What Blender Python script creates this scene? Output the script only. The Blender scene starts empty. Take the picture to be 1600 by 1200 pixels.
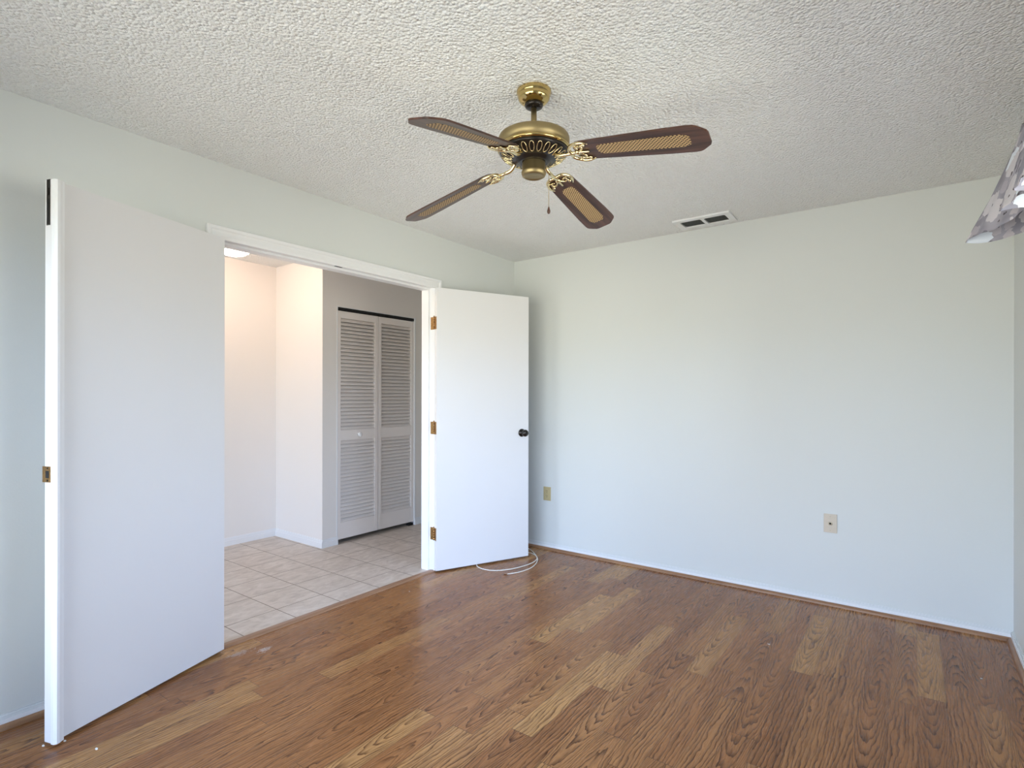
import bpy, bmesh, math, random
from mathutils import Vector, Matrix
random.seed(7)
PI = math.pi
C = bpy.context.scene.collection
S = bpy.context.scene

# ------------------------------------------------------------------ camera
H = 2.44                       # ceiling height
RX, BY = 3.227, -4.24          # right wall, back wall
HX = -1.875                    # hall far side wall
CLX = -1.17                    # closet wall
cam_d = bpy.data.cameras.new('camera')
cam_d.sensor_width = 36.0
cam_d.lens = 853.44 / 1600 * 36.0
cam_d.shift_y = 19.0 / 1600
cam_d.clip_start = 0.02
cam = bpy.data.objects.new('camera', cam_d)
C.objects.link(cam)
cam.location = (2.8044, -3.8466, 1.2719)
cam.rotation_euler = (PI / 2, math.radians(-0.1), math.radians(36.3115))
S.camera = cam

# ------------------------------------------------------------------ view / exposure
S.view_settings.view_transform = 'Standard'
S.view_settings.look = 'None'
S.view_settings.gamma = 1.0
S.view_settings.exposure = 0.04
S.view_settings.use_curve_mapping = False

# ------------------------------------------------------------------ world: blue sky above, sunlit green garden below
W = bpy.data.worlds.new('world')
S.world = W
W.use_nodes = True
nt = W.node_tree
nt.nodes.clear()
w_out = nt.nodes.new('ShaderNodeOutputWorld')
w_bg = nt.nodes.new('ShaderNodeBackground')
w_tc = nt.nodes.new('ShaderNodeTexCoord')
w_sx = nt.nodes.new('ShaderNodeSeparateXYZ')
w_mr = nt.nodes.new('ShaderNodeMapRange')
w_cr = nt.nodes.new('ShaderNodeValToRGB')
w_mr.inputs['From Min'].default_value = -1
w_mr.inputs['From Max'].default_value = 1
nt.links.new(w_tc.outputs['Generated'], w_sx.inputs[0])
nt.links.new(w_sx.outputs['Z'], w_mr.inputs['Value'])
nt.links.new(w_mr.outputs[0], w_cr.inputs[0])
nt.links.new(w_cr.outputs[0], w_bg.inputs['Color'])
nt.links.new(w_bg.outputs[0], w_out.inputs[0])
el = w_cr.color_ramp.elements
el[0].position = 0.0;  el[0].color = (0.555, 0.555, 0.485, 1)
el[1].position = 1.0;  el[1].color = (0.36, 0.60, 1.15, 1)
for pos, col in ((0.47, (0.58, 0.58, 0.51, 1)), (0.515, (0.60, 0.66, 0.67, 1)), (0.55, (0.70, 0.89, 1.20, 1)), (0.75, (0.54, 0.76, 1.22, 1))):
    e = el.new(pos); e.color = col
w_bg.inputs['Strength'].default_value = 11.4

# window openings (y or x range, z range)
WR = (-2.80, -1.10, 0.80, 2.03)      # right wall
WH = (-1.70, -0.30, 0.10, 2.05)       # hall end, unseen opening added to brighten the hall
WB = (0.35, 2.80, 0.05, 2.06)        # back wall, behind the camera


def portal(name, loc, rot, sx, sy):
    d = bpy.data.lights.new(name, 'AREA')
    d.shape = 'RECTANGLE'; d.size = sx; d.size_y = sy
    d.cycles.is_portal = True
    o = bpy.data.objects.new(name, d); C.objects.link(o)
    o.location = loc; o.rotation_euler = rot
    return o


portal('window_portal', (RX + 0.13, (WR[0] + WR[1]) / 2, (WR[2] + WR[3]) / 2), (0, PI / 2, 0), WR[3] - WR[2], WR[1] - WR[0])
portal('window_portal', ((WB[0] + WB[1]) / 2, BY - 0.13, (WB[2] + WB[3]) / 2), (PI / 2, 0, 0), WB[1] - WB[0], WB[3] - WB[2])

portal('window_portal', ((WH[0] + WH[1]) / 2, -5.13, (WH[2] + WH[3]) / 2), (PI / 2, 0, 0), WH[1] - WH[0], WH[3] - WH[2])  # portal of the added hall opening

# ------------------------------------------------------------------ node helper
class N:
    def __init__(s, name):
        s.m = bpy.data.materials.new(name); s.m.use_nodes = True
        s.t = s.m.node_tree; s.t.nodes.clear()
        s.out = s.t.nodes.new('ShaderNodeOutputMaterial')
        s.b = s.t.nodes.new('ShaderNodeBsdfPrincipled')
        s.t.links.new(s.b.outputs[0], s.out.inputs[0])

    def new(s, typ, **kw):
        n = s.t.nodes.new(typ)
        for k, v in kw.items(): setattr(n, k, v)
        return n

    def put(s, sock, v):
        if isinstance(v, bpy.types.NodeSocket): s.t.links.new(v, sock)
        elif v is not None: sock.default_value = v

    def math(s, op, a, b=None, c=None):
        n = s.new('ShaderNodeMath', operation=op)
        s.put(n.inputs[0], a); s.put(n.inputs[1], b); s.put(n.inputs[2], c)
        return n.outputs[0]

    def obj(s):
        return s.new('ShaderNodeTexCoord').outputs['Object']

    def sep(s, v):
        n = s.new('ShaderNodeSeparateXYZ'); s.put(n.inputs[0], v)
        return n.outputs

    def comb(s, x, y, z):
        n = s.new('ShaderNodeCombineXYZ')
        for i, v in enumerate((x, y, z)): s.put(n.inputs[i], v)
        return n.outputs[0]

    def noise(s, vec, scale, detail=2, rough=0.5, dist=0.0):
        n = s.new('ShaderNodeTexNoise')
        s.put(n.inputs['Vector'], vec)
        n.inputs['Scale'].default_value = scale; n.inputs['Detail'].default_value = detail
        n.inputs['Roughness'].default_value = rough; n.inputs['Distortion'].default_value = dist
        return n.outputs['Fac']

    def white(s, vec):
        n = s.new('ShaderNodeTexWhiteNoise', noise_dimensions='3D'); s.put(n.inputs['Vector'], vec)
        return n.outputs['Value']

    def ramp(s, f, stops, interp='LINEAR'):
        n = s.new('ShaderNodeValToRGB'); s.put(n.inputs[0], f)
        n.color_ramp.interpolation = interp
        e = n.color_ramp.elements
        while len(e) < len(stops): e.new(0.5)
        for k, (p, c) in enumerate(stops):
            e[k].position = p; e[k].color = (*c, 1) if len(c) == 3 else c
        return n.outputs[0]

    def mix(s, f, a, b, mode='MIX'):
        n = s.new('ShaderNodeMix', data_type='RGBA', blend_type=mode)
        s.put(n.inputs['Factor'], f)
        for k, v in ((6, a), (7, b)):
            s.put(n.inputs[k], (*v, 1) if isinstance(v, tuple) and len(v) == 3 else v)
        return n.outputs[2]

    def bump(s, h, strength, dist):
        n = s.new('ShaderNodeBump'); s.put(n.inputs['Height'], h)
        n.inputs['Strength'].default_value = strength; n.inputs['Distance'].default_value = dist
        s.t.links.new(n.outputs[0], s.b.inputs['Normal'])

    def set(s, color=None, rough=None, metal=None, spec=None, coat=None):
        if color is not None: s.put(s.b.inputs['Base Color'], (*color, 1) if isinstance(color, tuple) and len(color) == 3 else color)
        if rough is not None: s.put(s.b.inputs['Roughness'], rough)
        if metal is not None: s.b.inputs['Metallic'].default_value = metal
        if spec is not None: s.b.inputs['Specular IOR Level'].default_value = spec
        if coat is not None: s.b.inputs['Coat Weight'].default_value = coat
        return s


def plain(name, color, rough=0.5, metal=0.0, spec=0.5, nscale=40, amt=0.06, bump=0.0):
    """a single colour with a faint procedural mottling"""
    n = N(name)
    f = n.noise(n.obj(), nscale, 3)
    k = tuple(min(1, c * (1 + amt)) for c in color); d = tuple(c * (1 - amt) for c in color)
    n.set(n.mix(f, d, k), rough, metal, spec)
    if bump: n.bump(f, 0.3, bump)
    return n.m


M = {}


def mk_wall(name, col):
    n = N(name)
    o = n.obj()
    f = n.noise(o, 1.2, 2)
    n.set(n.mix(f, tuple(c * 0.985 for c in col), tuple(min(1, c * 1.015) for c in col)), 0.55, 0, 0.35)
    n.bump(n.noise(o, 130, 3, 0.6), 0.10, 0.003)
    return n.m


M['wall'] = mk_wall('sage grey wall paint', (0.695, 0.712, 0.685))
M['hall_wall'] = mk_wall('warm white hall paint', (0.84, 0.80, 0.76))
M['basecoat'] = plain('wall toned baseboard paint', (0.72, 0.735, 0.725), 0.4, 0, 0.5, 6, 0.01)
M['white'] = plain('white semi gloss paint', (0.83, 0.83, 0.83), 0.35, 0, 0.5, 6, 0.01)
M['door'] = plain('white door paint', (0.765, 0.755, 0.75), 0.40, 0, 0.5, 3, 0.012)
M['louver'] = plain('louver door paint', (0.88, 0.82, 0.78), 0.45, 0, 0.4, 8, 0.02)
M['dark'] = plain('dark void', (0.012, 0.012, 0.012), 0.8)
M['hingebrass'] = plain('aged hinge brass', (0.42, 0.25, 0.10), 0.35, 1.0, 0.5, 75, 0.80)
M['darkbrass'] = plain('dark bronze', (0.030, 0.025, 0.022), 0.25, 0.6, 0.5, 60, 0.2)
M['almond'] = plain('almond plastic', (0.60, 0.52, 0.38), 0.4)
M['tan'] = plain('tan plastic', (0.62, 0.54, 0.43), 0.4)
M['ivory'] = plain('yellowed ivory plastic', (0.50, 0.41, 0.22), 0.4)
M['cable'] = plain('white cable jacket', (0.84, 0.80, 0.72), 0.45)
M['copper'] = plain('connector metal', (0.35, 0.18, 0.10), 0.35, 0.9)
M['grille'] = plain('vent slat grey', (0.30, 0.31, 0.30), 0.5)
M['flake'] = plain('white paint flake', (0.85, 0.84, 0.80), 0.6)

# popcorn ceiling
def mk_ceiling(name, col):
    n = N(name)
    o = n.obj()
    a = n.noise(o, 62, 3, 0.62, 0.6)
    b = n.noise(o, 120, 2, 0.6)
    v = n.new('ShaderNodeTexVoronoi'); n.put(v.inputs['Vector'], o); v.inputs['Scale'].default_value = 88
    blob = n.math('SUBTRACT', 0.75, v.outputs['Distance'])
    h = n.math('ADD', n.math('MULTIPLY', a, 0.6), n.math('ADD', n.math('MULTIPLY', blob, 0.65), n.math('MULTIPLY', b, 0.25)))
    patch = n.noise(o, 1.1, 2)
    n.set(n.mix(patch, tuple(c * 0.97 for c in col), col), 0.9, 0, 0.1)
    n.bump(h, 0.80, 0.019)
    return n.m


M['ceiling'] = mk_ceiling('popcorn ceiling', (0.93, 0.93, 0.915))

# wood laminate: 97 mm strips running along y, staggered joints
def mk_floor():
    n = N('oak laminate strips')
    x, y, z = n.sep(n.obj())
    wdt = 0.0965
    xs = n.math('DIVIDE', n.math('ADD', x, 10.014), wdt)
    ix = n.math('FLOOR', xs); fx = n.math('FRACT', xs)
    r1 = n.white(n.comb(ix, 3.1, 0.0))
    ys = n.math('ADD', n.math('DIVIDE', y, 0.80), n.math('ADD', n.math('MULTIPLY', r1, 7.0), 20.0))
    iy = n.math('FLOOR', ys); fy = n.math('FRACT', ys)
    idv = n.comb(ix, iy, 0.0)
    r2 = n.white(n.comb(ix, iy, 5.0)); r3 = n.white(n.comb(iy, ix, 9.0))
    # cathedral or straight grain, different on every strip piece
    lx = n.math('SUBTRACT', fx, n.math('ADD', 0.28, n.math('MULTIPLY', r3, 0.44)))
    r4 = n.white(n.comb(ix, iy, 13.0))
    cath = n.math('GREATER_THAN', r4, 0.45)
    wob = n.noise(n.comb(n.math('ADD', n.math('MULTIPLY', x, 16.0), n.math('MULTIPLY', r2, 57.0)),
                         n.math('ADD', n.math('MULTIPLY', y, 3.4), n.math('MULTIPLY', r3, 31.0)), 0.0), 1.0, 3, 0.55)
    flip = n.math('SUBTRACT', n.math('MULTIPLY', n.math('GREATER_THAN', r3, 0.5), 2.0), 1.0)
    yy = n.math('MULTIPLY', y, flip)
    v_c = n.math('ADD', n.math('MULTIPLY', yy, 0.85), n.math('MULTIPLY', n.math('MULTIPLY', lx, lx), 1.15))
    v_s = n.math('ADD', n.math('MULTIPLY', yy, 0.10), n.math('MULTIPLY', lx, 0.55))
    val = n.math('ADD', n.math('MULTIPLY', v_c, cath), n.math('MULTIPLY', v_s, n.math('SUBTRACT', 1.0, cath)))
    val = n.math('ADD', val, n.math('MULTIPLY', wob, 0.34))
    rings = n.math('FRACT', n.math('ADD', n.math('MULTIPLY', val, 12.0), 100.0))
    rings = n.math('POWER', rings, 2.8)
    fade = n.noise(n.comb(n.math('MULTIPLY', x, 9.0), n.math('MULTIPLY', y, 2.6), r2), 1.0, 2)
    rings = n.math('MULTIPLY', rings, n.math('ADD', 0.25, n.math('MULTIPLY', fade, 1.3)))
    fine = n.noise(n.comb(n.math('MULTIPLY', x, 230.0), n.math('MULTIPLY', y, 11.0), r2), 1.0, 3, 0.6)
    mid = n.noise(n.comb(n.math('ADD', n.math('MULTIPLY', x, 70.0), n.math('MULTIPLY', r3, 40.0)), n.math('MULTIPLY', y, 4.5), r2), 1.0, 3, 0.65, 0.5)
    base = n.ramp(r2, [(0.0, (0.300, 0.124, 0.042)), (0.40, (0.350, 0.150, 0.052)), (0.70, (0.390, 0.178, 0.062)), (0.88, (0.445, 0.222, 0.079)), (1.0, (0.490, 0.256, 0.092))])
    dark = n.mix(1.0, base, (0.24, 0.19, 0.17), 'MULTIPLY')
    g = n.math('ADD', n.math('MULTIPLY', rings, 1.05), n.math('MULTIPLY', n.math('SUBTRACT', mid, 0.45), 1.5))
    g = n.math('ADD', g, n.math('MULTIPLY', n.math('SUBTRACT', fine, 0.5), 0.7))
    cl = n.new('ShaderNodeClamp'); n.put(cl.inputs[0], g)
    col = n.mix(cl.outputs[0], base, dark)
    # seams
    ex = n.math('MINIMUM', fx, n.math('SUBTRACT', 1.0, fx))
    ey = n.math('MINIMUM', fy, n.math('SUBTRACT', 1.0, fy))
    sx = n.math('LESS_THAN', ex, 0.011)
    sy = n.math('LESS_THAN', ey, 0.0016)
    seam = n.math('MAXIMUM', n.math('MULTIPLY', sx, 0.40), n.math('MULTIPLY', sy, 0.65))
    col = n.mix(seam, col, (0.045, 0.022, 0.012))
    # dried white scuff near the left door leaf
    def spot(cx, cy, rx, ry, ns):
        dx = n.math('DIVIDE', n.math('SUBTRACT', x, cx), rx); dy = n.math('DIVIDE', n.math('SUBTRACT', y, cy), ry)
        d = n.math('SQRT', n.math('ADD', n.math('POWER', dx, 2.0), n.math('POWER', dy, 2.0)))
        nz = n.noise(n.comb(n.math('MULTIPLY', x, 1.0), n.math('MULTIPLY', y, 0.55), 0.0), ns, 3, 0.6)
        return n.math('GREATER_THAN', n.math('SUBTRACT', nz, n.math('MULTIPLY', d, 0.30)), 0.36)
    sc = n.math('MAXIMUM', spot(0.185, -2.375, 0.035, 0.055, 120), n.math('MULTIPLY', spot(0.125, -2.47, 0.035, 0.10, 90), 0.55))
    col = n.mix(n.math('MULTIPLY', sc, 0.6), col, (0.62, 0.56, 0.52))
    n.set(col, n.math('ADD', 0.24, n.math('MULTIPLY', fine, 0.06)), 0, 0.26)
    n.bump(n.math('ADD', n.math('MULTIPLY', g, -0.25), n.math('MULTIPLY', seam, -1.0)), 0.25, 0.0012)
    return n.m


M['floor'] = mk_floor()

def mk_tile():
    n = N('beige stone tile')
    o = n.obj(); x, y, z = n.sep(o)
    p = 0.3035
    fx = n.math('FRACT', n.math('DIVIDE', n.math('ADD', x, 0.25 + 60 * p), p))
    fy = n.math('FRACT', n.math('DIVIDE', n.math('ADD', y, 1.447 + 60 * p), p))
    ix = n.math('FLOOR', n.math('DIVIDE', n.math('ADD', x, 0.25 + 60 * p), p))
    iy = n.math('FLOOR', n.math('DIVIDE', n.math('ADD', y, 1.447 + 60 * p), p))
    r = n.white(n.comb(ix, iy, 2.0))
    e = n.math('MINIMUM', n.math('MINIMUM', fx, n.math('SUBTRACT', 1.0, fx)), n.math('MINIMUM', fy, n.math('SUBTRACT', 1.0, fy)))
    grout = n.math('LESS_THAN', e, 0.0078)
    v = n.comb(n.math('ADD', x, n.math('MULTIPLY', r, 9.0)), n.math('ADD', n.math('MULTIPLY', y, 0.45), n.math('MULTIPLY', r, 5.0)), 0.0)
    a = n.noise(v, 17, 5, 0.62, 1.2)
    c = n.ramp(a, [(0.30, (0.47, 0.40, 0.335)), (0.5, (0.58, 0.505, 0.43)), (0.68, (0.67, 0.595, 0.52))])
    c = n.mix(n.math('MULTIPLY', r, 0.18), c, (0.50, 0.43, 0.36))
    c = n.mix(grout, c, (0.13, 0.082, 0.050))
    n.set(c, 0.42, 0, 0.4)
    n.bump(n.math('ADD', n.math('MULTIPLY', a, 0.4), n.math('MULTIPLY', grout, -1.0)), 0.3, 0.0025)
    return n.m


M['tile'] = mk_tile()

def mk_wood(name, c0, c1, sc, axis='x', rough=0.35):
    n = N(name)
    x, y, z = n.sep(n.obj())
    v = n.comb(n.math('MULTIPLY', x, 2.2 if axis == 'x' else 38.0), n.math('MULTIPLY', y, 38.0 if axis == 'x' else 2.2), n.math('MULTIPLY', z, 10.0))
    a = n.noise(v, sc, 4, 0.62, 0.6)
    n.set(n.ramp(a, [(0.32, c0), (0.62, c1)]), rough, 0, 0.45)
    return n.m


M['walnut'] = mk_wood('dark walnut', (0.018, 0.009, 0.007), (0.100, 0.045, 0.030), 1.0)
M['shoe'] = mk_wood('brown shoe moulding', (0.20, 0.095, 0.045), (0.34, 0.18, 0.09), 1.0, 'y', 0.4)
M['shoe_x'] = mk_wood('brown shoe moulding across', (0.20, 0.095, 0.045), (0.34, 0.18, 0.09), 1.0, 'x', 0.4)
M['thresh'] = mk_wood('threshold wood', (0.23, 0.115, 0.060), (0.36, 0.20, 0.11), 1.0, 'y', 0.35)

def mk_cane():
    n = N('woven cane')
    x, y, z = n.sep(n.obj())
    p = 0.0135
    def cell(a, b):
        fx = n.math('SUBTRACT', n.math('FRACT', n.math('DIVIDE', n.math('ADD', a, 5.0), p)), 0.5)
        fy = n.math('SUBTRACT', n.math('FRACT', n.math('DIVIDE', n.math('ADD', b, 5.0), p)), 0.5)
        return n.math('SQRT', n.math('ADD', n.math('POWER', fx, 2.0), n.math('POWER', fy, 2.0)))
    d = n.math('MINIMUM', cell(x, y), cell(n.math('ADD', x, p / 2), n.math('ADD', y, p / 2)))
    hole = n.math('LESS_THAN', d, 0.255)
    n.set(n.mix(hole, (0.50, 0.345, 0.175), (0.050, 0.030, 0.018)), 0.6, 0, 0.3)
    n.bump(n.math('MULTIPLY', hole, -1.0), 0.4, 0.001)
    return n.m


M['cane'] = mk_cane()

def metal(name, col, rough):
    n = N(name); f = n.noise(n.obj(), 25, 2)
    n.set(n.mix(f, tuple(c * 0.93 for c in col), col), rough, 1.0)
    return n.m


M['brass'] = metal('polished brass', (0.62, 0.46, 0.19), 0.12)
M['satinbrass'] = metal('satin antique brass', (0.37, 0.29, 0.150), 0.46)
M['gilt'] = metal('gilt scrollwork', (0.90, 0.76, 0.45), 0.14)

def mk_fabric():
    n = N('grey floral fabric')
    uv = n.new('ShaderNodeTexCoord').outputs['UV']
    ux, uy, _ = n.sep(uv)
    wob = n.noise(uv, 22, 2, 0.55); wob2 = n.noise(uv, 21, 2, 0.55, 0.5)
    v = n.comb(n.math('ADD', ux, n.math('MULTIPLY', wob, 0.060)), n.math('ADD', uy, n.math('MULTIPLY', wob2, 0.060)), 0.0)
    def vor(scale, off):
        a = n.new('ShaderNodeTexVoronoi'); n.put(a.inputs['Vector'], n.comb(n.math('ADD', n.sep(v)[0], off), n.sep(v)[1], 0.0)); a.inputs['Scale'].default_value = scale
        return a.outputs['Distance'], n.sep(a.outputs['Color'])
    base = n.ramp(n.noise(uv, 7, 2), [(0.40, (0.30, 0.29, 0.335)), (0.60, (0.42, 0.40, 0.455))])
    d, c = vor(15.0, 3.3)                        # soft mauve leaves
    base = n.mix(n.math('LESS_THAN', d, 0.42), base, n.ramp(c[0], [(0.0, (0.20, 0.19, 0.225)), (0.35, (0.46, 0.43, 0.48)), (0.7, (0.55, 0.51, 0.54))], 'CONSTANT'))
    d, c = vor(7.5, 0.35)                         # pale blossoms
    fl = n.math('MULTIPLY', n.math('LESS_THAN', d, 0.46), n.math('GREATER_THAN', c[1], 0.30))
    base = n.mix(fl, base, n.ramp(c[2], [(0.0, (0.82, 0.87, 0.94)), (0.55, (0.66, 0.63, 0.66))], 'CONSTANT'))
    heart = n.math('MULTIPLY', n.math('LESS_THAN', d, 0.09), fl)
    base = n.mix(heart, base, (0.09, 0.085, 0.10))
    d, c = vor(27.0, 7.7)                        # dark twigs
    base = n.mix(n.math('MULTIPLY', n.math('LESS_THAN', d, 0.26), n.math('GREATER_THAN', c[0], 0.72)), base, (0.10, 0.085, 0.095))
    n.set(base, 0.75, 0, 0.25)
    n.bump(n.noise(uv, 300, 2), 0.15, 0.002)
    return n.m


M['fabric'] = mk_fabric()

def mk_emit(name, col, st):
    n = N(name)
    f = n.noise(n.obj(), 8, 2)
    n.set((0.9, 0.86, 0.78), 0.4)
    n.put(n.b.inputs['Emission Color'], n.mix(f, col, tuple(min(1.0, c * 1.05) for c in col)))
    n.b.inputs['Emission Strength'].default_value = st
    return n.m


M['lampglass'] = mk_emit('lit frosted lamp glass', (1.0, 0.70, 0.54), 34.0)

def mk_glass():
    n = N('window glass')
    tr = n.new('ShaderNodeBsdfTransparent'); gl = n.new('ShaderNodeBsdfGlossy'); mx = n.new('ShaderNodeMixShader')
    gl.inputs['Roughness'].default_value = 0.02
    fr = n.new('ShaderNodeFresnel'); fr.inputs[0].default_value = 1.45
    n.t.links.new(fr.outputs[0], mx.inputs[0]); n.t.links.new(tr.outputs[0], mx.inputs[1]); n.t.links.new(gl.outputs[0], mx.inputs[2])
    n.t.links.new(mx.outputs[0], n.out.inputs[0]); n.t.nodes.remove(n.b)
    return n.m


M['glass'] = mk_glass()


# ------------------------------------------------------------------ mesh helpers
def bx(bm, x0, x1, y0, y1, z0, z1, mi=0, bev=0.0):
    vs = [bm.verts.new((x, y, z)) for x in (x0, x1) for y in (y0, y1) for z in (z0, z1)]
    fs = [(0, 1, 3, 2), (4, 6, 7, 5), (0, 4, 5, 1), (2, 3, 7, 6), (0, 2, 6, 4), (1, 5, 7, 3)]
    out = [bm.faces.new([vs[i] for i in f]) for f in fs]
    for f in out: f.material_index = mi
    if bev:
        es = list({e for f in out for e in f.edges})
        bmesh.ops.bevel(bm, geom=es, offset=bev, segments=2, affect='EDGES', profile=0.6)
    return vs


def lathe(bm, prof, seg=40, mi=0, c=(0, 0, 0), smooth=True, axis='z'):
    rings = []
    for r, h in prof:
        ring = []
        for k in range(seg):
            a = 2 * PI * k / seg
            p = (r * math.cos(a), r * math.sin(a), h)
            if axis == 'y': p = (p[0], p[2], p[1])
            if axis == 'x': p = (p[2], p[0], p[1])
            ring.append(bm.verts.new((p[0] + c[0], p[1] + c[1], p[2] + c[2])))
        rings.append(ring)
    for a, b in zip(rings, rings[1:]):
        for k in range(seg):
            f = bm.faces.new((a[k], a[(k + 1) % seg], b[(k + 1) % seg], b[k])); f.smooth = smooth; f.material_index = mi
    for ring in (rings[0], rings[-1]):
        f = bm.faces.new(ring); f.material_index = mi


def tube(bm, pts, rad, seg=8, mi=0, smooth=True):
    pts = [Vector(p) for p in pts]
    rs = rad if isinstance(rad, (list, tuple)) else [rad] * len(pts)
    rings = []; up = None
    for i, p in enumerate(pts):
        t = (pts[min(i + 1, len(pts) - 1)] - pts[max(i - 1, 0)]).normalized()
        if up is None: up = Vector((0, 0, 1)) if abs(t.z) < 0.9 else Vector((1, 0, 0))
        s = t.cross(up).normalized(); up = s.cross(t).normalized()
        rings.append([bm.verts.new(p + (s * math.cos(2 * PI * k / seg) + up * math.sin(2 * PI * k / seg)) * rs[i]) for k in range(seg)])
    for a, b in zip(rings, rings[1:]):
        for k in range(seg):
            f = bm.faces.new((a[k], a[(k + 1) % seg], b[(k + 1) % seg], b[k])); f.smooth = smooth; f.material_index = mi
    for r in (rings[0], rings[-1]):
        f = bm.faces.new(r); f.material_index = mi


def spline(pts, n=8):
    """Catmull-Rom"""
    P = [Vector(p) for p in pts]; P = [P[0] * 2 - P[1]] + P + [P[-1] * 2 - P[-2]]
    out = []
    for i in range(1, len(P) - 2):
        for k in range(n):
            t = k / n; a, b, c, d = P[i - 1], P[i], P[i + 1], P[i + 2]
            out.append(0.5 * ((2 * b) + (c - a) * t + (2 * a - 5 * b + 4 * c - d) * t * t + (3 * b - a - 3 * c + d) * t ** 3))
    out.append(P[-2])
    return out


def prism(bm, outline, z0, z1, mi=0, f_z=None):
    """closed polygon (x,y) extruded z0..z1"""
    lo = [bm.verts.new((x, y, z0)) for x, y in outline]; hi = [bm.verts.new((x, y, z1)) for x, y in outline]
    n = len(outline)
    for f in [bm.faces.new(lo), bm.faces.new(hi)] + [bm.faces.new((lo[k], lo[(k + 1) % n], hi[(k + 1) % n], hi[k])) for k in range(n)]:
        f.material_index = mi


def obj(name, bm, mat, parent=None, loc=(0, 0, 0), rot=(0, 0, 0)):
    bmesh.ops.recalc_face_normals(bm, faces=bm.faces[:])
    me = bpy.data.meshes.new(name); bm.to_mesh(me); bm.free()
    for m in (mat if isinstance(mat, (list, tuple)) else [mat]): me.materials.append(m)
    o = bpy.data.objects.new(name, me); C.objects.link(o)
    o.location = loc; o.rotation_euler = rot
    if parent: o.parent = parent
    return o


def thing(name, label, cat, loc=(0, 0, 0), rotz=0.0, group=None, kind=None):
    o = bpy.data.objects.new(name, None); C.objects.link(o)
    o.empty_display_size = 0.05
    o.location = loc; o.rotation_euler = (0, 0, rotz)
    return tag(o, label, cat, group, kind)


def tag(o, label, cat, group=None, kind=None):
    o['label'] = label; o['category'] = cat
    if group: o['group'] = group
    if kind: o['kind'] = kind
    return o


def struct(name, bm, mat, label, cat):
    return tag(obj(name, bm, mat), label, cat, kind='structure')


def B(*boxes):
    bm = bmesh.new()
    for b in boxes: bx(bm, *b)
    return bm


# ------------------------------------------------------------------ the shell
T = 0.115                                   # partition thickness
OY0, OY1, OZ = -2.515, -0.985, 2.060        # double door opening
JT = 0.018                                  # jamb board
struct('floor', B((0.0, RX + 0.01, BY - 0.01, 0.01, -0.10, 0.0)), M['floor'], 'brown oak laminate strip floor of the empty room', 'floor')
struct('floor_hall', B((-2.05, -0.001, -5.16, 1.42, -0.10, 0.0)), M['tile'], 'beige square stone tile floor of the hall beyond the doors', 'floor')
struct('ceiling', B((-T / 2, RX + 0.2, BY - 0.2, T, H, H + 0.12)), M['ceiling'], 'white popcorn textured ceiling above the ceiling fan', 'ceiling')
struct('ceiling_hall', B((-2.05, -T / 2, -5.2, 1.5, H, H + 0.12)), M['ceiling'], 'popcorn ceiling of the hall seen through the doorway', 'ceiling')
struct('wall_left', B((-T, 0, -5.15, OY0 - JT, 0, H), (-T, 0, OY1 + JT, 1.42, 0, H), (-T, 0, OY0 - JT, OY1 + JT, OZ + JT, H)), M['wall'], 'pale sage wall holding the double doorway', 'wall')
struct('wall_far', B((0, RX + 0.15, 0, T, 0, H)), M['wall'], 'pale sage wall facing the camera, with two cover plates low down', 'wall')
struct('wall_right', B((RX, RX + 0.15, BY - 0.15, WR[0], 0, H), (RX, RX + 0.15, WR[1], 0.0, 0, H), (RX, RX + 0.15, WR[0], WR[1], 0, WR[2]), (RX, RX + 0.15, WR[0], WR[1], WR[3], H)), M['wall'], 'sage wall at the right edge below the valance', 'wall')
struct('wall_back', B((0, WB[0], BY - 0.15, BY, 0, H), (WB[1], RX, BY - 0.15, BY, 0, H), (WB[0], WB[1], BY - 0.15, BY, 0, WB[2]), (WB[0], WB[1], BY - 0.15, BY, WB[3], H)), M['wall'], 'sage wall behind the camera', 'wall')
# hall
CY0, CY1, CZ = -0.962, -0.068, 2.035        # closet opening
struct('wall_hall_left', B((HX - T, HX, -5.15, -1.11, 0, H)), M['hall_wall'], 'warm lit hall wall left of the inner corner', 'wall')
struct('wall_hall_far', B((HX - T, CLX, -1.11, -1.11 + 0.10, 0, H)), M['hall_wall'], 'warm lit short hall wall right of the inner corner', 'wall')
struct('wall_hall_closet', B((CLX - 0.10, CLX, -1.0101, CY0, 0, H), (CLX - 0.10, CLX, CY1, 1.30, 0, H), (CLX - 0.10, CLX, CY0, CY1, CZ, H)), M['hall_wall'], 'shaded hall wall around the louvered closet doors', 'wall')
struct('wall_hall_end', B((HX - T, -T, 1.30, 1.42, 0, H), (HX - T, WH[0], -5.15, -5.0, 0, H), (WH[1], -T, -5.15, -5.0, 0, H), (WH[0], WH[1], -5.15, -5.0, 0, WH[2]), (WH[0], WH[1], -5.15, -5.0, WH[3], H)), M['hall_wall'], 'end wall of the tiled hall', 'wall')
struct('wall_closet_back', B((HX - T, HX, -1.009, 1.30, 0, H)), M['hall_wall'], 'back wall inside the louvered closet', 'wall')


# baseboards with a small top step, brown shoe moulding below
def base_run(bm, axis, a0, a1, c, sgn, h=0.052, t=0.012, mi=0):
    """run along axis from a0 to a1, back against plane c, projecting sgn"""
    for (z0, z1, tt) in ((0, h * 0.66, t), (h * 0.66, h * 0.88, t * 0.7), (h * 0.88, h, t * 0.4)):
        lo, hi = sorted((c, c + sgn * tt))
        q = mi if z0 == 0 else 0
        if axis == 'y': bx(bm, lo, hi, a0, a1, z0, z1, q)
        else: bx(bm, a0, a1, lo, hi, z0, z1, q)


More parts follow.
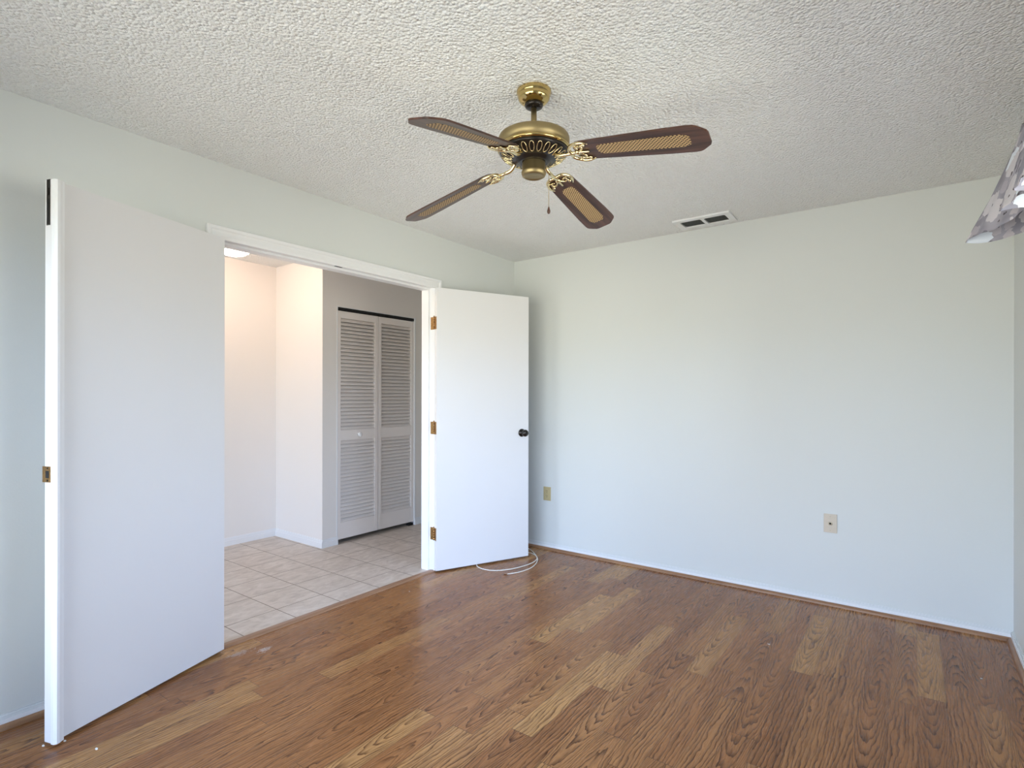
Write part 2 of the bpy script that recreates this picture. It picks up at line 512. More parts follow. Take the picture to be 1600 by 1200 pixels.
def shoe_run(bm, axis, a0, a1, c, sgn, r=0.019):
    prof = [(0, 0)] + [(r * math.cos(k * PI / 12), r * math.sin(k * PI / 12)) for k in range(7)]
    ends = []
    for a in (a0, a1):
        ring = []
        for q, zz in prof:
            p = (c + sgn * q, a, zz) if axis == 'y' else (a, c + sgn * q, zz)
            ring.append(bm.verts.new(p))
        ends.append(ring)
    n = len(prof)
    for k in range(n): bm.faces.new((ends[0][k], ends[0][(k + 1) % n], ends[1][(k + 1) % n], ends[1][k]))
    bm.faces.new(ends[0]); bm.faces.new(ends[1])


CW = 0.060
def baseboard(name, axis, runs, label):
    bm = bmesh.new()
    for r in runs: base_run(bm, axis, *r, mi=1)
    struct(name, bm, [M['basecoat'], M['white']], label, 'baseboard')


baseboard('baseboard_left', 'y', [(BY, OY0 - CW - 0.001, 0, 1), (OY1 + CW + 0.001, 0, 0, 1)], 'white baseboard along the doorway wall')
baseboard('baseboard_far', 'x', [(0.012, RX - 0.012, 0, -1)], 'white baseboard along the wall facing the camera')
baseboard('baseboard_right', 'y', [(BY, 0, RX, -1)], 'white baseboard along the right wall')
baseboard('baseboard_back', 'x', [(0.012, RX - 0.012, BY, 1)], 'white baseboard along the wall behind the camera')
bm = bmesh.new(); base_run(bm, 'y', -5.0, -1.11, HX, 1, 0.068)
struct('baseboard_hall_left', bm, M['white'], 'white baseboard on the hall wall left of the inner corner', 'baseboard')
bm = bmesh.new(); base_run(bm, 'x', HX + 0.012, CLX + 0.012, -1.11, -1, 0.068)
struct('baseboard_hall_far', bm, M['white'], 'white baseboard on the short hall wall right of the inner corner', 'baseboard')
bm = bmesh.new(); base_run(bm, 'y', -1.11, CY0, CLX, 1, 0.068); base_run(bm, 'y', CY1, 1.30, CLX, 1, 0.068)
struct('baseboard_hall_closet', bm, M['white'], 'white baseboard pieces either side of the louvered closet', 'baseboard')

for k, (nm, axis, runs, lab, mat) in enumerate((
    ('trim_1', 'y', [(BY, OY0 - CW, 0.012, 1), (OY1 + CW, -0.012, 0.012, 1)], 'brown shoe moulding at the foot of the doorway wall', 'shoe'),
    ('trim_2', 'x', [(0.012, RX - 0.012, -0.012, -1)], 'brown shoe moulding along the wall facing the camera', 'shoe_x'),
    ('trim_3', 'y', [(BY, -0.012, RX - 0.012, -1)], 'brown shoe moulding at the foot of the right wall', 'shoe'))):
    bm = bmesh.new()
    for r in runs: shoe_run(bm, axis, *r)
    struct(nm, bm, M[mat], lab, 'trim')

# door casing (mitred sweep), jambs, stops, head with the strike slot
def casing(bm, x0, sgn):
    prof = [(-0.005, 0.0), (-0.005, 0.009), (0.010, 0.012), (0.030, 0.010), (0.038, 0.012), (0.044, 0.017), (CW - 0.003, 0.018), (CW, 0.015), (CW, 0.0)]
    path = [(OY1, 0.0, 1, 0), (OY1, OZ, 1, 1), (OY0, OZ, -1, 1), (OY0, 0.0, -1, 0)]
    rings = [[bm.verts.new((x0 + sgn * h, py + dy * o, pz + dz * o)) for o, h in prof] for py, pz, dy, dz in path]
    n = len(prof)
    for a, b in zip(rings, rings[1:]):
        for k in range(n): bm.faces.new((a[k], a[(k + 1) % n], b[(k + 1) % n], b[k]))
    bm.faces.new(rings[0]); bm.faces.new(rings[-1])


bm = bmesh.new(); casing(bm, 0.0, 1)
struct('trim_4', bm, M['white'], 'white moulded casing around the double doorway', 'trim')
bm = bmesh.new(); casing(bm, -T, -1)
struct('trim_5', bm, M['white'], 'white moulded casing on the hall side of the doorway', 'trim')
SX0, SX1 = -T, -0.047      # stop
bm = bmesh.new()
bx(bm, -T, 0.0, OY1, OY1 + JT, 0, OZ + JT)
bx(bm, -T, 0.0, OY0 - JT, OY0, 0, OZ + JT)
bx(bm, -T, 0.0, OY0, OY1, OZ, OZ + JT)
bx(bm, SX0 + 0.002, SX1, OY1 - 0.013, OY1, 0, OZ - 0.013)
bx(bm, SX0 + 0.002, SX1, OY0, OY0 + 0.013, 0, OZ - 0.013)
bx(bm, SX0 + 0.002, SX1, OY0, OY1, OZ - 0.013, OZ)
jamb = struct('trim_6', bm, M['white'], 'white door jamb lining the double doorway', 'trim')
bm = B((-0.030, -0.014, -1.815, -1.765, OZ - 0.0015, OZ + 0.001))
sp = obj('bolt_slot', bm, M['dark'], jamb); sp['label'] = 'small dark bolt slot in the head jamb'
bm = bmesh.new(); prism(bm, [(-0.040, 0), (-0.034, 0.007), (-0.004, 0.009), (0.014, 0.006), (0.018, 0)], OY0, OY1)
for v in bm.verts: v.co = (v.co.x, v.co.z, v.co.y)
struct('trim_7', bm, M['thresh'], 'brown wood threshold strip between tile and laminate', 'trim')

# windows (behind and beside the camera, plus one added to light the hall)
def window(name, axis, rng, plane, label):
    a0, a1, z0, z1 = rng
    w = thing(name, label, 'window', ((plane if axis == 'y' else (a0 + a1) / 2), ((a0 + a1) / 2 if axis == 'y' else plane), z0), 0, kind='structure')
    hw, hh = (a1 - a0) / 2, z1 - z0
    def box(bm, p0, p1, d0, d1, q0, q1):
        if axis == 'y': bx(bm, d0, d1, p0, p1, q0, q1)
        else: bx(bm, p0, p1, d0, d1, q0, q1)
    s = 1 if axis == 'y' else -1
    d0, d1 = sorted((s * 0.075, s * 0.12))
    f = 0.04
    bm = bmesh.new()
    box(bm, -hw, -hw + f, d0, d1, 0, hh); box(bm, hw - f, hw, d0, d1, 0, hh)
    box(bm, -hw, hw, d0, d1, 0, f); box(bm, -hw, hw, d0, d1, hh - f, hh)
    box(bm, -hw, hw, d0, d1, hh / 2 - 0.02, hh / 2 + 0.02); box(bm, -0.02, 0.02, d0, d1, 0, hh)
    obj('window_frame', bm, M['white'], w)
    bm = bmesh.new(); m = s * 0.0975; e0, e1 = sorted((m - 0.002, m + 0.002)); box(bm, -hw + f, hw - f, e0, e1, f, hh - f)
    obj('glass', bm, M['glass'], w)
    bm = bmesh.new(); g0, g1 = sorted((-s * 0.03, s * 0.075)); box(bm, -hw - 0.03, hw + 0.03, g0 if s > 0 else 0.0 - 0.0, g1, -0.02, 0.0) if False else box(bm, -hw, hw, *sorted((-s * 0.02, s * 0.075)), -0.0005, 0.014)
    obj('window_sill', bm, M['white'], w)


window('window_1', 'y', WR, RX, 'wide window in the right wall under the floral valance')
window('window_2', 'x', WB, BY, 'window in the wall behind the camera')
window('window_added', 'x', WH, -5.0, 'unseen window added at the end of the tiled hall to brighten it')  # added out of view to lift the light on the closet doors

# ------------------------------------------------------------------ double door leaves
DB, DT, DL, DTH = 0.012, 2.054, 0.776, 0.035


def hinge(parent, z, side):
    """plates on the leaf's hinge edge and on the jamb, plus the knuckles; side: visible face is +y (1) or -y (-1)"""
    bm = bmesh.new()
    yb = -side * (DTH + 0.004)
    bx(bm, -0.0022, 0.0003, *sorted((-side * 0.003, -side * DTH)), z - 0.045, z + 0.045, 0)
    for k in range(5):
        lathe(bm, [(0.0055, z - 0.045 + k * 0.018 + 0.0006), (0.0055, z - 0.045 + (k + 1) * 0.018 - 0.0006)], 12, 0, (-0.004, yb, 0))
    lathe(bm, [(0.003, z + 0.045), (0.0065, z + 0.047), (0.004, z + 0.053), (0.001, z + 0.055)], 12, 0, (-0.004, yb, 0))
    return obj('hinge', bm, M['hingebrass'], parent)


# right leaf (visible face is local -y)
d_right = thing('door_1', 'white flush door leaf with a dark knob, hinged right of the doorway', 'door', (0.041, -1.002, 0.0), math.atan2(0.914, 0.404), kind='structure')
bm = bmesh.new(); bx(bm, 0, DL, 0.0, DTH, DB, DT, 0, 0.0015)
obj('door_leaf', bm, M['door'], d_right)
for z in (1.800, 1.040, 0.272): hinge(d_right, z, -1)
def knob(parent, x, z, sgn, face):
    bm = bmesh.new()
    pr = [(0.031, 0.0), (0.031, 0.003), (0.027, 0.008), (0.013, 0.011), (0.010, 0.018), (0.010, 0.030), (0.017, 0.034), (0.0255, 0.042), (0.0275, 0.052), (0.024, 0.062), (0.014, 0.068), (0.004, 0.069)]
    lathe(bm, [(r, face + sgn * h) for r, h in pr], 32, 0, (x, 0, z), axis='y')
    return obj('door_knob', bm, M['darkbrass'], parent)
k = knob(d_right, DL - 0.062, 0.985, -1, 0.0); k['label'] = 'dark bronze round door knob'
knob(d_right, DL - 0.062, 0.985, 1, DTH)
bm = B((DL - 0.0005, DL + 0.0015, 0.006, 0.029, 0.955, 1.015)); obj('latch_plate', bm, M['hingebrass'], d_right)
# jamb side hinge plates of the right leaf stay with the jamb
for z in (1.800, 1.040, 0.272):
    obj('hinge_plate', B((-0.034, 0.003, OY1 - 0.0022, OY1 + 0.0005, z - 0.045, z + 0.045)), M['hingebrass'], jamb)

# left leaf (visible face is local +y)
d_left = thing('door_2', 'large white flush door leaf with edge moulding, standing open at left', 'door', (0.046, -2.505, 0.0), math.atan2(-0.948, 0.318), kind='structure')
bm = bmesh.new(); bx(bm, 0, DL, -DTH, 0.0, DB, DT, 0, 0.0015)
obj('door_leaf', bm, M['door'], d_left)
for z in (1.800, 1.040, 0.272): hinge(d_left, z, 1)
bm = bmesh.new()
ao = [(DL - 0.036, 0.0), (DL - 0.036, 0.007), (DL - 0.033, 0.015), (DL - 0.024, 0.017), (DL - 0.015, 0.021), (DL - 0.006, 0.021), (DL + 0.001, 0.013), (DL + 0.001, 0.0)]
prism(bm, ao, DB - 0.002, DT)
obj('astragal', bm, M['white'], d_left)['label'] = 'white moulded strip along the free edge'
bm = bmesh.new()
bx(bm, DL - 0.001, DL + 0.0014, -0.026, -0.008, DT - 0.165, DT + 0.001, 0)
bx(bm, DL - 0.030, DL + 0.001, -0.026, -0.008, DT - 0.0005, DT + 0.0012, 0)
bx(bm, DL + 0.001, DL + 0.0022, -0.021, -0.013, DT - 0.155, DT - 0.070, 1)
bx(bm, DL + 0.001, DL + 0.003, -0.020, -0.014, DT - 0.055, DT - 0.030, 0)
obj('flush_bolt', bm, [M['darkbrass'], M['dark']], d_left)['label'] = 'dark flush bolt let into the top of the edge'
bm = bmesh.new()
z0 = 0.985
bx(bm, DL + 0.0, DL + 0.0018, -DTH - 0.010, -0.004, z0 - 0.029, z0 + 0.029, 0, 0.0006)
bx(bm, DL + 0.0015, DL + 0.0024, -0.028, -0.011, z0 - 0.013, z0 + 0.013, 1)
for s in (-1, 1): lathe(bm, [(0.0035, DL + 0.0016), (0.003, DL + 0.0028), (0.0005, DL + 0.003)], 12, 1, (0, -0.019, z0 + s * 0.022), axis='x')
obj('strike_plate', bm, [M['hingebrass'], M['dark']], d_left)['label'] = 'brass strike plate halfway up the edge'

# ------------------------------------------------------------------ louvered closet bifold
bif = thing('door_3', 'grey-white louvered bifold closet door with a round white knob in the hall', 'closet door', (CLX - 0.020, CY0, 0.0), PI / 2, kind='structure')
# local x runs along +y of the world, local -y points out to the hall (+x world)
PW = (CY1 - CY0 - 0.012) / 2
def bifold_panel(x0):
    p = bmesh.new()
    zb, zt, st, th = 0.035, 2.005, 0.034, 0.028
    rails = [(zb, 0.178), (0.885, 0.976), (1.945, zt)]
    bx(p, x0, x0 + st, -th / 2, th / 2, zb, zt, 0, 0.0015)
    bx(p, x0 + PW - st, x0 + PW, -th / 2, th / 2, zb, zt, 0, 0.0015)
    for a, b in rails: bx(p, x0 + st, x0 + PW - st, -th / 2 + 0.001, th / 2 - 0.001, a, b)
    o = obj('bifold_panel', p, M['louver'], bif)
    l = bmesh.new()
    for lo, hi, n in ((0.178, 0.885, 22), (0.976, 1.945, 30)):
        for k in range(n):
            zc = lo + (hi - lo) * (k + 0.5) / n
            # slat slopes down toward the hall
            a = math.radians(52); w, tk = 0.0170, 0.0026
            c, s = math.cos(a), math.sin(a)
            q = [(-w * c - tk * s, -w * s + tk * c), (-w * c + tk * s, -w * s - tk * c), (w * c + tk * s, w * s - tk * c), (w * c - tk * s, w * s + tk * c)]
            ring = [[l.verts.new((xx, yy, zc + zz)) for yy, zz in q] for xx in (x0 + st - 0.004, x0 + PW - st + 0.004)]
            for j in range(4): l.faces.new((ring[0][j], ring[0][(j + 1) % 4], ring[1][(j + 1) % 4], ring[1][j]))
            l.faces.new(ring[0]); l.faces.new(ring[1])
    obj('louver_slats', l, M['louver'], o)
    return o
p1 = bifold_panel(0.003); p2 = bifold_panel(0.009 + PW)
bm = bmesh.new()
lathe(bm, [(0.011, -0.013), (0.009, -0.020), (0.011, -0.026), (0.019, -0.032), (0.021, -0.040), (0.017, -0.047), (0.006, -0.050)], 28, 0, (0.003 + PW * 0.5, 0, 0.930), axis='y')
obj('knob', bm, M['white'], p1)
bm = bmesh.new()
bx(bm, 0.002, CY1 - CY0 - 0.002, -0.016, 0.016, 2.012, CZ - 0.001)
obj('track', bm, M['dark'], bif)
bm = B((CY1 - CY0 - 0.07, CY1 - CY0 - 0.012, -0.016, 0.016, 0.0, 0.022)); obj('floor_pivot', bm, M['dark'], bif)
# slim jamb lining of the closet opening
bm = B((CLX - 0.100, CLX + 0.002, CY0 - 0.010, CY0 + 0.001, 0, CZ + 0.010), (CLX - 0.100, CLX + 0.004, CY1 - 0.001, CY1 + 0.016, 0, CZ + 0.010), (CLX - 0.100, CLX + 0.002, CY0, CY1, CZ, CZ + 0.006))
struct('trim_8', bm, M['white'], 'slim white lining of the louvered closet opening', 'trim')
# dark lining inside the closet, as unlit shelving board
# ------------------------------------------------------------------ hall ceiling light
hl = thing('ceiling_light', 'lit frosted dome light on the hall ceiling, partly behind the open door leaf', 'light', (-1.225, -1.82, H))
bm = bmesh.new(); lathe(bm, [(0.125, 0.0), (0.128, -0.012), (0.118, -0.022)], 40); obj('fixture_pan', bm, M['brass'], hl)
bm = bmesh.new(); lathe(bm, [(0.118, -0.020), (0.124, -0.050), (0.118, -0.084), (0.098, -0.112), (0.068, -0.130), (0.036, -0.139), (0.006, -0.141)], 40); obj('glass_shade', bm, M['lampglass'], hl)

# ------------------------------------------------------------------ ceiling fan
FX, FY = 1.630, -2.110
fan = thing('ceiling_fan', 'brass ceiling fan with four dark walnut blades and cane inserts', 'ceiling fan', (FX, FY, H))
bm = bmesh.new()
lathe(bm, [(0.066, 0.0), (0.067, -0.006), (0.063, -0.017), (0.060, -0.023), (0.061, -0.027), (0.055, -0.036), (0.043, -0.046), (0.034, -0.050)], 48)
can = obj('canopy', bm, M['brass'], fan)
bm = bmesh.new(); lathe(bm, [(0.034, -0.050), (0.036, -0.053), (0.033, -0.060), (0.023, -0.065), (0.011, -0.066)], 40)
o = obj('canopy_ring', bm, M['darkbrass'], can); o['label'] = 'dark ring at the foot of the canopy'
bm = bmesh.new(); lathe(bm, [(0.0110, -0.060), (0.0110, -0.172)], 24); obj('downrod', bm, M['satinbrass'], fan)
MT, MB = -0.172, -0.223       # motor band top, bottom
bm = bmesh.new()
lathe(bm, [(0.018, MT + 0.010), (0.030, MT + 0.004), (0.100, MT), (0.124, MT - 0.002), (0.1335, MT - 0.007), (0.1365, MT - 0.014), (0.1365, MB + 0.003)], 64)
lathe(bm, [(0.1365, MB + 0.003), (0.139, MB), (0.139, MB - 0.005), (0.134, MB - 0.009)], 64, 1)
for k in range(4):
    a = 2 * PI * k / 4 + 0.6
    lathe(bm, [(0.005, 0), (0.005, 0.006), (0.002, 0.008)], 10, 1, (0.118 * math.cos(a), 0.118 * math.sin(a), MT - 0.005))
motor = obj('motor_housing', bm, [M['satinbrass'], M['brass']], fan)
bm = bmesh.new()
dish = [(0.134, MB - 0.009), (0.129, MB - 0.019), (0.113, MB - 0.030), (0.094, MB - 0.039), (0.078, MB - 0.042), (0.066, MB - 0.043), (0.060, MB - 0.050), (0.052, MB - 0.052)]
lathe(bm, dish, 64, 0)
def dish_z(r):
    for (r0, h0), (r1, h1) in zip(dish, dish[1:]):
        if r1 <= r <= r0: return h0 + (h1 - h0) * (r0 - r) / (r0 - r1 + 1e-9)
    return dish[-1][1]
for k in range(24):                    # fretwork: a pale rim round every cooling slot
    a = 2 * PI * k / 24
    loop = []
    for j in range(17):
        q = 2 * PI * j / 16
        r = 0.104 + 0.021 * math.cos(q); w = 0.0098 * math.sin(q) * (r / 0.119)
        loop.append((r * math.cos(a) - w * math.sin(a), r * math.sin(a) + w * math.cos(a), dish_z(r) - 0.0008))
    tube(bm, loop, 0.0016, 5, 1)
vent_dish = obj('vented_dish', bm, [M['darkbrass'], M['gilt']], fan); vent_dish['label'] = 'dark slotted lower dish of the motor'
bm = bmesh.new()
lathe(bm, [(0.043, MB - 0.050), (0.0445, MB - 0.054), (0.0445, MB - 0.082), (0.047, MB - 0.085), (0.0475, MB - 0.092), (0.044, MB - 0.101), (0.036, MB - 0.105), (0.034, MB - 0.103), (0.010, MB - 0.103)], 48)
obj('switch_housing', bm, M['satinbrass'], fan)
# pull chain
bm = bmesh.new()
pc = (0.0285, -0.0375)
cx0, cy0 = pc
pcz = MB - 0.070
cd = Vector((0.806, 0.592)) * 0.048
tube(bm, [(cd.x * 0.9, cd.y * 0.9, pcz), (cd.x * 1.15, cd.y * 1.15, pcz - 0.003), (cd.x * 1.2, cd.y * 1.2, pcz - 0.012), (cd.x * 1.2, cd.y * 1.2, pcz - 0.150)], 0.0011, 6, 0)
lathe(bm, [(0.0015, 0.0), (0.0035, -0.006), (0.0062, -0.015), (0.0066, -0.020), (0.0045, -0.026), (0.001, -0.028)], 14, 1, (cd.x * 1.2, cd.y * 1.2, pcz - 0.148))
obj('pull_chain', bm, [M['satinbrass'], M['walnut']], fan)

# blade geometry in its own frame: x outward, y across
def blade_outline():
    half = [(0.178, 0.020), (0.182, 0.038), (0.196, 0.050), (0.215, 0.0545), (0.36, 0.061), (0.52, 0.0685), (0.600, 0.0700), (0.618, 0.0690), (0.628, 0.0640), (0.640, 0.0520), (0.648, 0.0440), (0.656, 0.0380), (0.660, 0.0260)]
    return half + [(x, -y) for x, y in reversed(half)]
def cane_outline():
    half = [(0.268, 0.013), (0.273, 0.021), (0.286, 0.0270), (0.42, 0.0300), (0.570, 0.0335), (0.594, 0.0240), (0.598, 0.018)]
    return half + [(x, -y) for x, y in reversed(half)]
def make_blade(ang, first):
    piv = Matrix.Rotation(ang, 4, 'Z')
    if first is None:
        bm = bmesh.new(); prism(bm, blade_outline(), -0.003, 0.003)
        bmesh.ops.bevel(bm, geom=[e for e in bm.edges if abs(e.verts[0].co.z - e.verts[1].co.z) < 1e-6 and len(e.link_faces) == 2], offset=0.001, segments=1, affect='EDGES')
        b = obj('blade', bm, M['walnut'], fan)
        bm = bmesh.new(); prism(bm, cane_outline(), -0.0042, -0.0029)
        c = obj('cane_inset', bm, M['cane'], b); c['label'] = 'tan woven cane panel'
        bm = bmesh.new(); prism(bm, cane_outline(), 0.0029, 0.0042)
        obj('cane_inset', bm, M['cane'], b)
        # brass bracket
        bm = bmesh.new()
        z = -0.0075
        tube(bm, spline([(0.062, 0, 0.016), (0.085, 0, 0.002), (0.110, 0.0, -0.012), (0.140, 0, -0.012), (0.165, 0, -0.010), (0.190, 0, z)], 6),
             [0.0085] * 6 + [0.0075] * 12 + [0.0065] * 13, 10)
        for s in (-1, 1):
            # horn that runs out along the blade edge
            tube(bm, spline([(0.166, 0.0, -0.010), (0.164, s * 0.022, -0.009), (0.176, s * 0.040, z), (0.198, s * 0.050, z), (0.226, s * 0.051, z), (0.246, s * 0.043, z)], 6),
                 [0.0065] * 12 + [0.0062] * 10 + [0.0055, 0.005, 0.0045, 0.004, 0.0035, 0.003, 0.0025, 0.002, 0.002], 8)
            # inner scroll
            tube(bm, spline([(0.186, 0, z), (0.204, s * 0.010, z), (0.216, s * 0.024, z), (0.206, s * 0.034, z), (0.193, s * 0.028, z), (0.197, s * 0.019, z)], 6), 0.0042, 8)
            tube(bm, spline([(0.198, s * 0.050, z), (0.190, s * 0.040, z), (0.196, s * 0.031, z)], 6), 0.004, 8)
            lathe(bm, [(0.0075, -0.0035), (0.0065, -0.010), (0.002, -0.0125)], 14, 0, (0.226, s * 0.0375, 0))
            tube(bm, [(0.206, s * 0.034, z), (0.226, s * 0.0375, z)], 0.004, 8)
        lathe(bm, [(0.012, -0.0035), (0.010, -0.013), (0.003, -0.016)], 18, 0, (0.190, 0, 0))
        tube(bm, spline([(0.19, 0, z), (0.215, 0, z), (0.236, 0, z)], 6), [0.006] * 6 + [0.0045] * 6 + [0.002], 8)
        i = obj('blade_bracket', bm, M['gilt'], b); i['label'] = 'gilt scrolled bracket under the blade root'
        kids = list(b.children)
    else:
        b = first.copy(); C.objects.link(b); b.parent = fan
        for ch in first.children:
            c = ch.copy(); C.objects.link(c); c.parent = b
    droop = math.radians(10.3); pitch = math.radians(12.5)
    # pivot of the droop at radius 0.10 at the motor plane
    tilt = Matrix.Rotation(math.radians(2.3), 4, Vector((1, -1, 0)))      # the old fan hangs a little out of level
    m = (Matrix.Translation((0, 0, MB - 0.033)) @ tilt @ piv @ Matrix.Translation((0.07, 0, 0)) @ Matrix.Rotation(droop, 4, 'Y') @ Matrix.Translation((-0.07, 0, 0)) @ Matrix.Rotation(-pitch, 4, 'X'))
    b.matrix_local = m
    return b
A0 = math.radians(3.0)
first = make_blade(A0, None)
for q in (1, 2, 3): make_blade(A0 + q * PI / 2, first)

# ------------------------------------------------------------------ ceiling register
vx, vy = 1.689, -0.176
v = thing('ceiling_vent', 'white two-panel air register on the ceiling near the far wall', 'vent', (vx, vy, H))
hx, hy = 0.181, 0.107
bm = bmesh.new()
ox, oy, mid = hx - 0.036, hy - 0.040, 0.010
for b in ((-hx, hx, -hy, -oy), (-hx, hx, oy, hy), (-hx, -ox, -oy, oy), (ox, hx, -oy, oy), (-mid, mid, -oy, oy)): bx(bm, b[0], b[1], b[2], b[3], -0.011, 0.0)
for sx_ in (-1, 1):
    for sy_ in (-1, 1):
        for xc in (mid, ox):                    # rounded inner corners
            cxx, cyy = sx_ * xc, sy_ * oy; ddx = sx_ * (1 if xc == mid else -1); ddy = -sy_; r = 0.014
            pts = [(cxx, cyy)] + [(cxx + ddx * (r - r * math.sin(t * PI / 10)), cyy + ddy * (r - r * math.cos(t * PI / 10))) for t in range(6)]
            prism(bm, pts, -0.011, -0.001)
obj('frame', bm, M['white'], v)
bm = B((-ox - 0.004, ox + 0.004, -oy - 0.004, oy + 0.004, -0.0012, 0.0)); obj('duct', bm, M['dark'], v)
for s in (-1, 1):
    bm = bmesh.new()
    x0, x1 = sorted((s * (mid - 0.001), s * (ox + 0.001)))
    n = 10
    for k in range(n):
        yc = -oy + (k + 0.5) * 2 * oy / n
        q = [(-0.0045, -0.0058), (-0.0035, -0.0062), (0.0045, -0.0020), (0.0035, -0.0016)]
        r2 = [[bm.verts.new((xx, yc + a, zz)) for a, zz in q] for xx in (x0, x1)]
        for j in range(4): bm.faces.new((r2[0][j], r2[0][(j + 1) % 4], r2[1][(j + 1) % 4], r2[1][j]))
        bm.faces.new(r2[0]); bm.faces.new(r2[1])
    obj('louver_panel', bm, M['grille'], v)

# ------------------------------------------------------------------ wall plates
def plate_box(bm, w, h, t):
    bx(bm, -w / 2, w / 2, -t, 0, -h / 2, h / 2, 0, 0.0018)
cp = thing('coax_plate', 'tan cable wall plate with one dark jack, low on the far wall at right', 'wall plate', (2.3965, 0.0, 0.498))
bm = bmesh.new(); plate_box(bm, 0.071, 0.114, 0.006); obj('plate', bm, M['tan'], cp)
bm = bmesh.new(); lathe(bm, [(0.013, -0.0055), (0.012, -0.0075), (0.0075, -0.008), (0.0065, -0.010)], 24, 0, axis='y')
j = obj('jack_collar', bm, M['almond'], cp)
bm = bmesh.new(); lathe(bm, [(0.0056, -0.0095), (0.0056, -0.0115), (0.001, -0.0116)], 16, 0, axis='y'); obj('jack', bm, M['dark'], cp)
for s in (-1, 1):
    bm = bmesh.new(); lathe(bm, [(0.0035, -0.0055), (0.003, -0.0072), (0.0005, -0.0074)], 12, 0, (0, 0, s * 0.042), axis='y'); obj('screw', bm, M['almond'], cp)
op = thing('power_outlet', 'yellowed duplex power outlet low on the far wall beside the door leaf', 'outlet', (0.3455, 0.0, 0.460))
bm = bmesh.new(); plate_box(bm, 0.070, 0.114, 0.006); obj('plate', bm, M['ivory'], op)
for s in (-1, 1):
    bm = bmesh.new()
    zc = s * 0.0195
    oc = [(0.017 * math.cos(a) if abs(math.cos(a)) > 0.0 else 0, max(-0.0135, min(0.0135, 0.017 * math.sin(a)))) for a in [2 * PI * t / 28 for t in range(28)]]
    prism(bm, oc, 0.005, 0.008)
    for vv in bm.verts: vv.co = (vv.co.x, -vv.co.z, vv.co.y + zc)
    for (a, b_, c_, d_) in ((-0.008, -0.0055, 0.000, 0.009), (0.0055, 0.008, 0.001, 0.008), (-0.0025, 0.0025, -0.010, -0.005)):
        bx(bm, a, b_, -0.0085, -0.0078, zc + c_, zc + d_, 1)
    obj('receptacle', bm, [M['ivory'], M['dark']], op)
bm = bmesh.new(); lathe(bm, [(0.0035, -0.0055), (0.003, -0.0072), (0.0005, -0.0074)], 12, 0, axis='y'); obj('screw', bm, M['satinbrass'], op)

# ------------------------------------------------------------------ loose coax cable
cb = thing('coaxial_cable', 'loose white coaxial cable looping on the wood floor from under the right door leaf', 'cable', (0.47, -0.727, 0.0))
pts = [(0.469, -0.727), (0.489, -0.701), (0.52, -0.626), (0.53, -0.518), (0.505, -0.413), (0.463, -0.324), (0.413, -0.257), (0.343, -0.188), (0.261, -0.123), (0.17, -0.085), (0.085, -0.14), (0.045, -0.28), (0.050, -0.45), (0.095, -0.60),
       (0.164, -0.698), (0.228, -0.737), (0.298, -0.741), (0.356, -0.717), (0.404, -0.664), (0.439, -0.593), (0.461, -0.502), (0.468, -0.41), (0.451, -0.323), (0.418, -0.264), (0.371, -0.222), (0.317, -0.196), (0.24, -0.19), (0.15, -0.13), (0.10, -0.06), (0.09, -0.036)]
n_ = len(pts)
zz = [0.0036] * n_
for k in (21, 22, 23): zz[k] = 0.0036
for k in (24, 25, 26): zz[k] = 0.0036
zz[27] = 0.0095; zz[5] = zz[6] = 0.004; zz[28] = 0.004
P3 = [(x - 0.47, y + 0.727, z) for (x, y), z in zip(pts, zz)]
bm = bmesh.new(); tube(bm, spline(P3, 5), 0.0034, 8); obj('cable_jacket', bm, M['cable'], cb)
bm = bmesh.new()
e0, e1 = Vector(P3[0]), Vector(P3[1]); d = (e0 - e1).normalized()
tube(bm, [e0 - d * 0.004, e0 + d * 0.010, e0 + d * 0.0102, e0 + d * 0.021], [0.0042, 0.0042, 0.0056, 0.0056], 6, 0, False)
tube(bm, [e0 + d * 0.021, e0 + d * 0.027], 0.0009, 6)
for vv in bm.verts: vv.co.z += 0.0020
obj('connector', bm, M['copper'], cb)['label'] = 'copper coloured end connector'

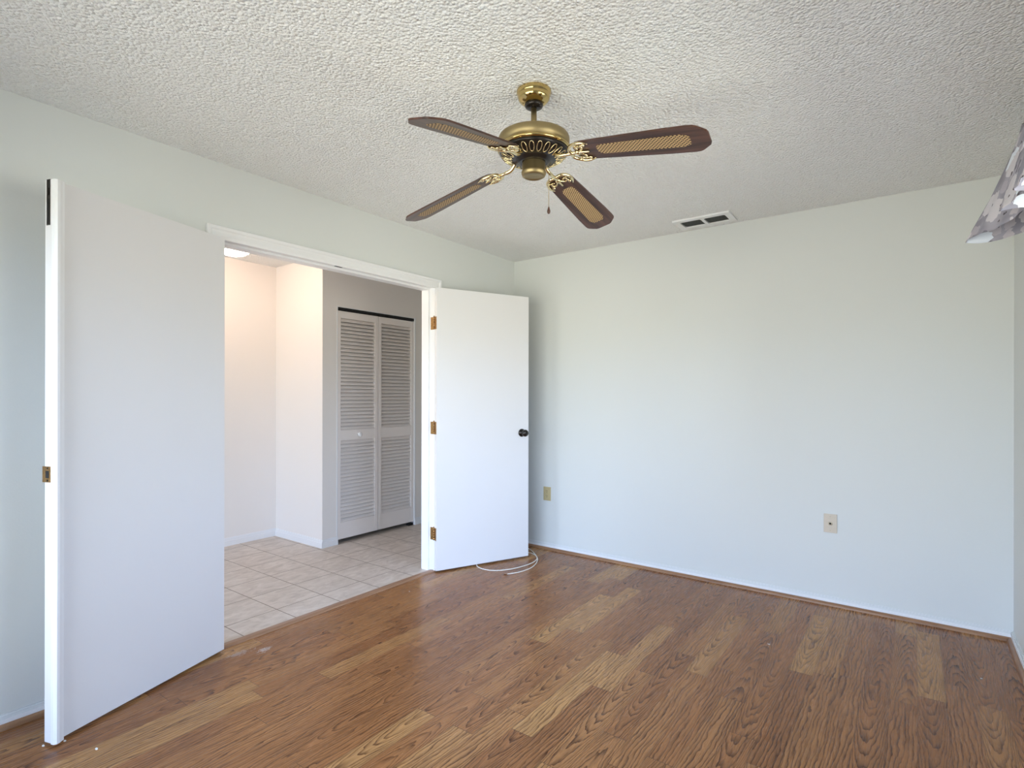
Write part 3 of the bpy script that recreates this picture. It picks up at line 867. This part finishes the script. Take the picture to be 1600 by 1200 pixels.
# ------------------------------------------------------------------ floral valance on the right wall
val = thing('valance', 'ruffled grey and white floral valance at the top right edge', 'valance', (RX, -0.80, 2.34))
def valance_mesh():
    """cloth between a straight top on the rod and a deeply pleated, flared hem"""
    bot = [(-0.004, 0.0), (-0.12, 0.004), (-0.225, 0.004), (-0.243, -0.012), (-0.205, -0.10), (-0.140, -0.22), (-0.097, -0.30), (-0.110, -0.345), (-0.165, -0.372), (-0.172, -0.40)]
    y = -0.40
    while y > -2.0:
        bot += [(-0.135, y - 0.14), (-0.098, y - 0.235), (-0.112, y - 0.275), (-0.160, y - 0.300), (-0.166, y - 0.325)]
        y -= 0.325
    yl = bot[-1][1] - 0.06
    bot += [(-0.10, yl), (-0.004, yl)]
    n = len(bot)
    top = []
    for k, (x, y) in enumerate(bot):
        if k == 0 or k == n - 1: top.append((x, y))
        else: top.append((-0.052 - 0.30 * (abs(x) - 0.13), min(0.0, y * 0.985 - 0.004)))
    top[1] = (-0.03, 0.002); top[2] = (-0.05, 0.002); top[3] = (-0.056, -0.006)
    B_ = spline([(x, y, 0) for x, y in bot], 9); T_ = spline([(x, y, 0) for x, y in top], 9)
    bm = bmesh.new(); uvl = bm.loops.layers.uv.new('UVMap'); nk = 26; arc = 0.0; grid = []
    for i, (b, t_) in enumerate(zip(B_, T_)):
        if i: arc += (b - B_[i - 1]).length
        col = []
        for k in range(nk + 1):
            t = k / nk
            p = t_.lerp(b, t ** 1.12)
            w = 0.0045 * t * math.sin(arc * 64 + 3 * t) + 0.003 * math.sin(arc * 150) * (1 - t)
            z = 0.015 + (-0.395 - 0.015) * t + 0.008 * t * math.sin(arc * 22 + 1.0) - 0.012 * t * t * math.sin(arc * 7)
            col.append((bm.verts.new((min(p.x - w, -0.002), p.y, z)), arc, t * 0.41))
        grid.append(col)
    for a, b in zip(grid, grid[1:]):
        for k in range(nk):
            q = (a[k], b[k], b[k + 1], a[k + 1])
            f = bm.faces.new([c[0] for c in q]); f.smooth = True
            for lp, c in zip(f.loops, q): lp[uvl].uv = (c[1] * 1.25, c[2] * 1.25)
    return bm
bm = valance_mesh()
o = obj('ruffle', bm, M['fabric'], val); sm = o.modifiers.new('thick', 'SOLIDIFY'); sm.thickness = 0.0015
bm = bmesh.new(); tube(bm, [(-0.045, -0.015, 0.0), (-0.045, -2.05, 0.0)], 0.008, 12); tube(bm, [(-0.045, -0.03, 0.0), (-0.001, -0.03, 0.0)], 0.008, 10); tube(bm, [(-0.045, -2.03, 0.0), (-0.001, -2.03, 0.0)], 0.008, 10)
obj('curtain_rod', bm, M['white'], val)

# ------------------------------------------------------------------ paint flakes on the floor
FL = [((3.053, -0.602), 'white paint flake on the wood floor by the right end of the far wall'),
      ((2.208, -0.804), 'tiny white paint flake on the wood floor below the tan wall plate'),
      ((0.165, -1.378), 'tiny white paint flake on the wood floor in front of the threshold'),
      ((0.262, -3.255), 'white paint flake on the wood floor left of the near door edge'),
      ((0.290, -3.200), 'white paint flake on the wood floor just under the near door leaf'),
      ((0.438, -3.147), 'white paint flake on the wood floor in front of the near door leaf')]
for (fx_, fy_), lab in FL:
    bm = bmesh.new()
    s = 0.0035 if fx_ > 0.5 or fy_ > -2 else 0.0045
    a = random.random() * 6
    prism(bm, [(s * (0.6 + 0.9 * random.random()) * math.cos(a + k * PI / 3) * 1.5, s * (0.6 + 0.5 * random.random()) * math.sin(a + k * PI / 3)) for k in range(6)], 0.0, 0.0015)
    tag(obj('paint_flake', bm, M['flake'], None, (fx_, fy_, 0.0)), lab, 'debris', 'paint flakes on the wood floor')
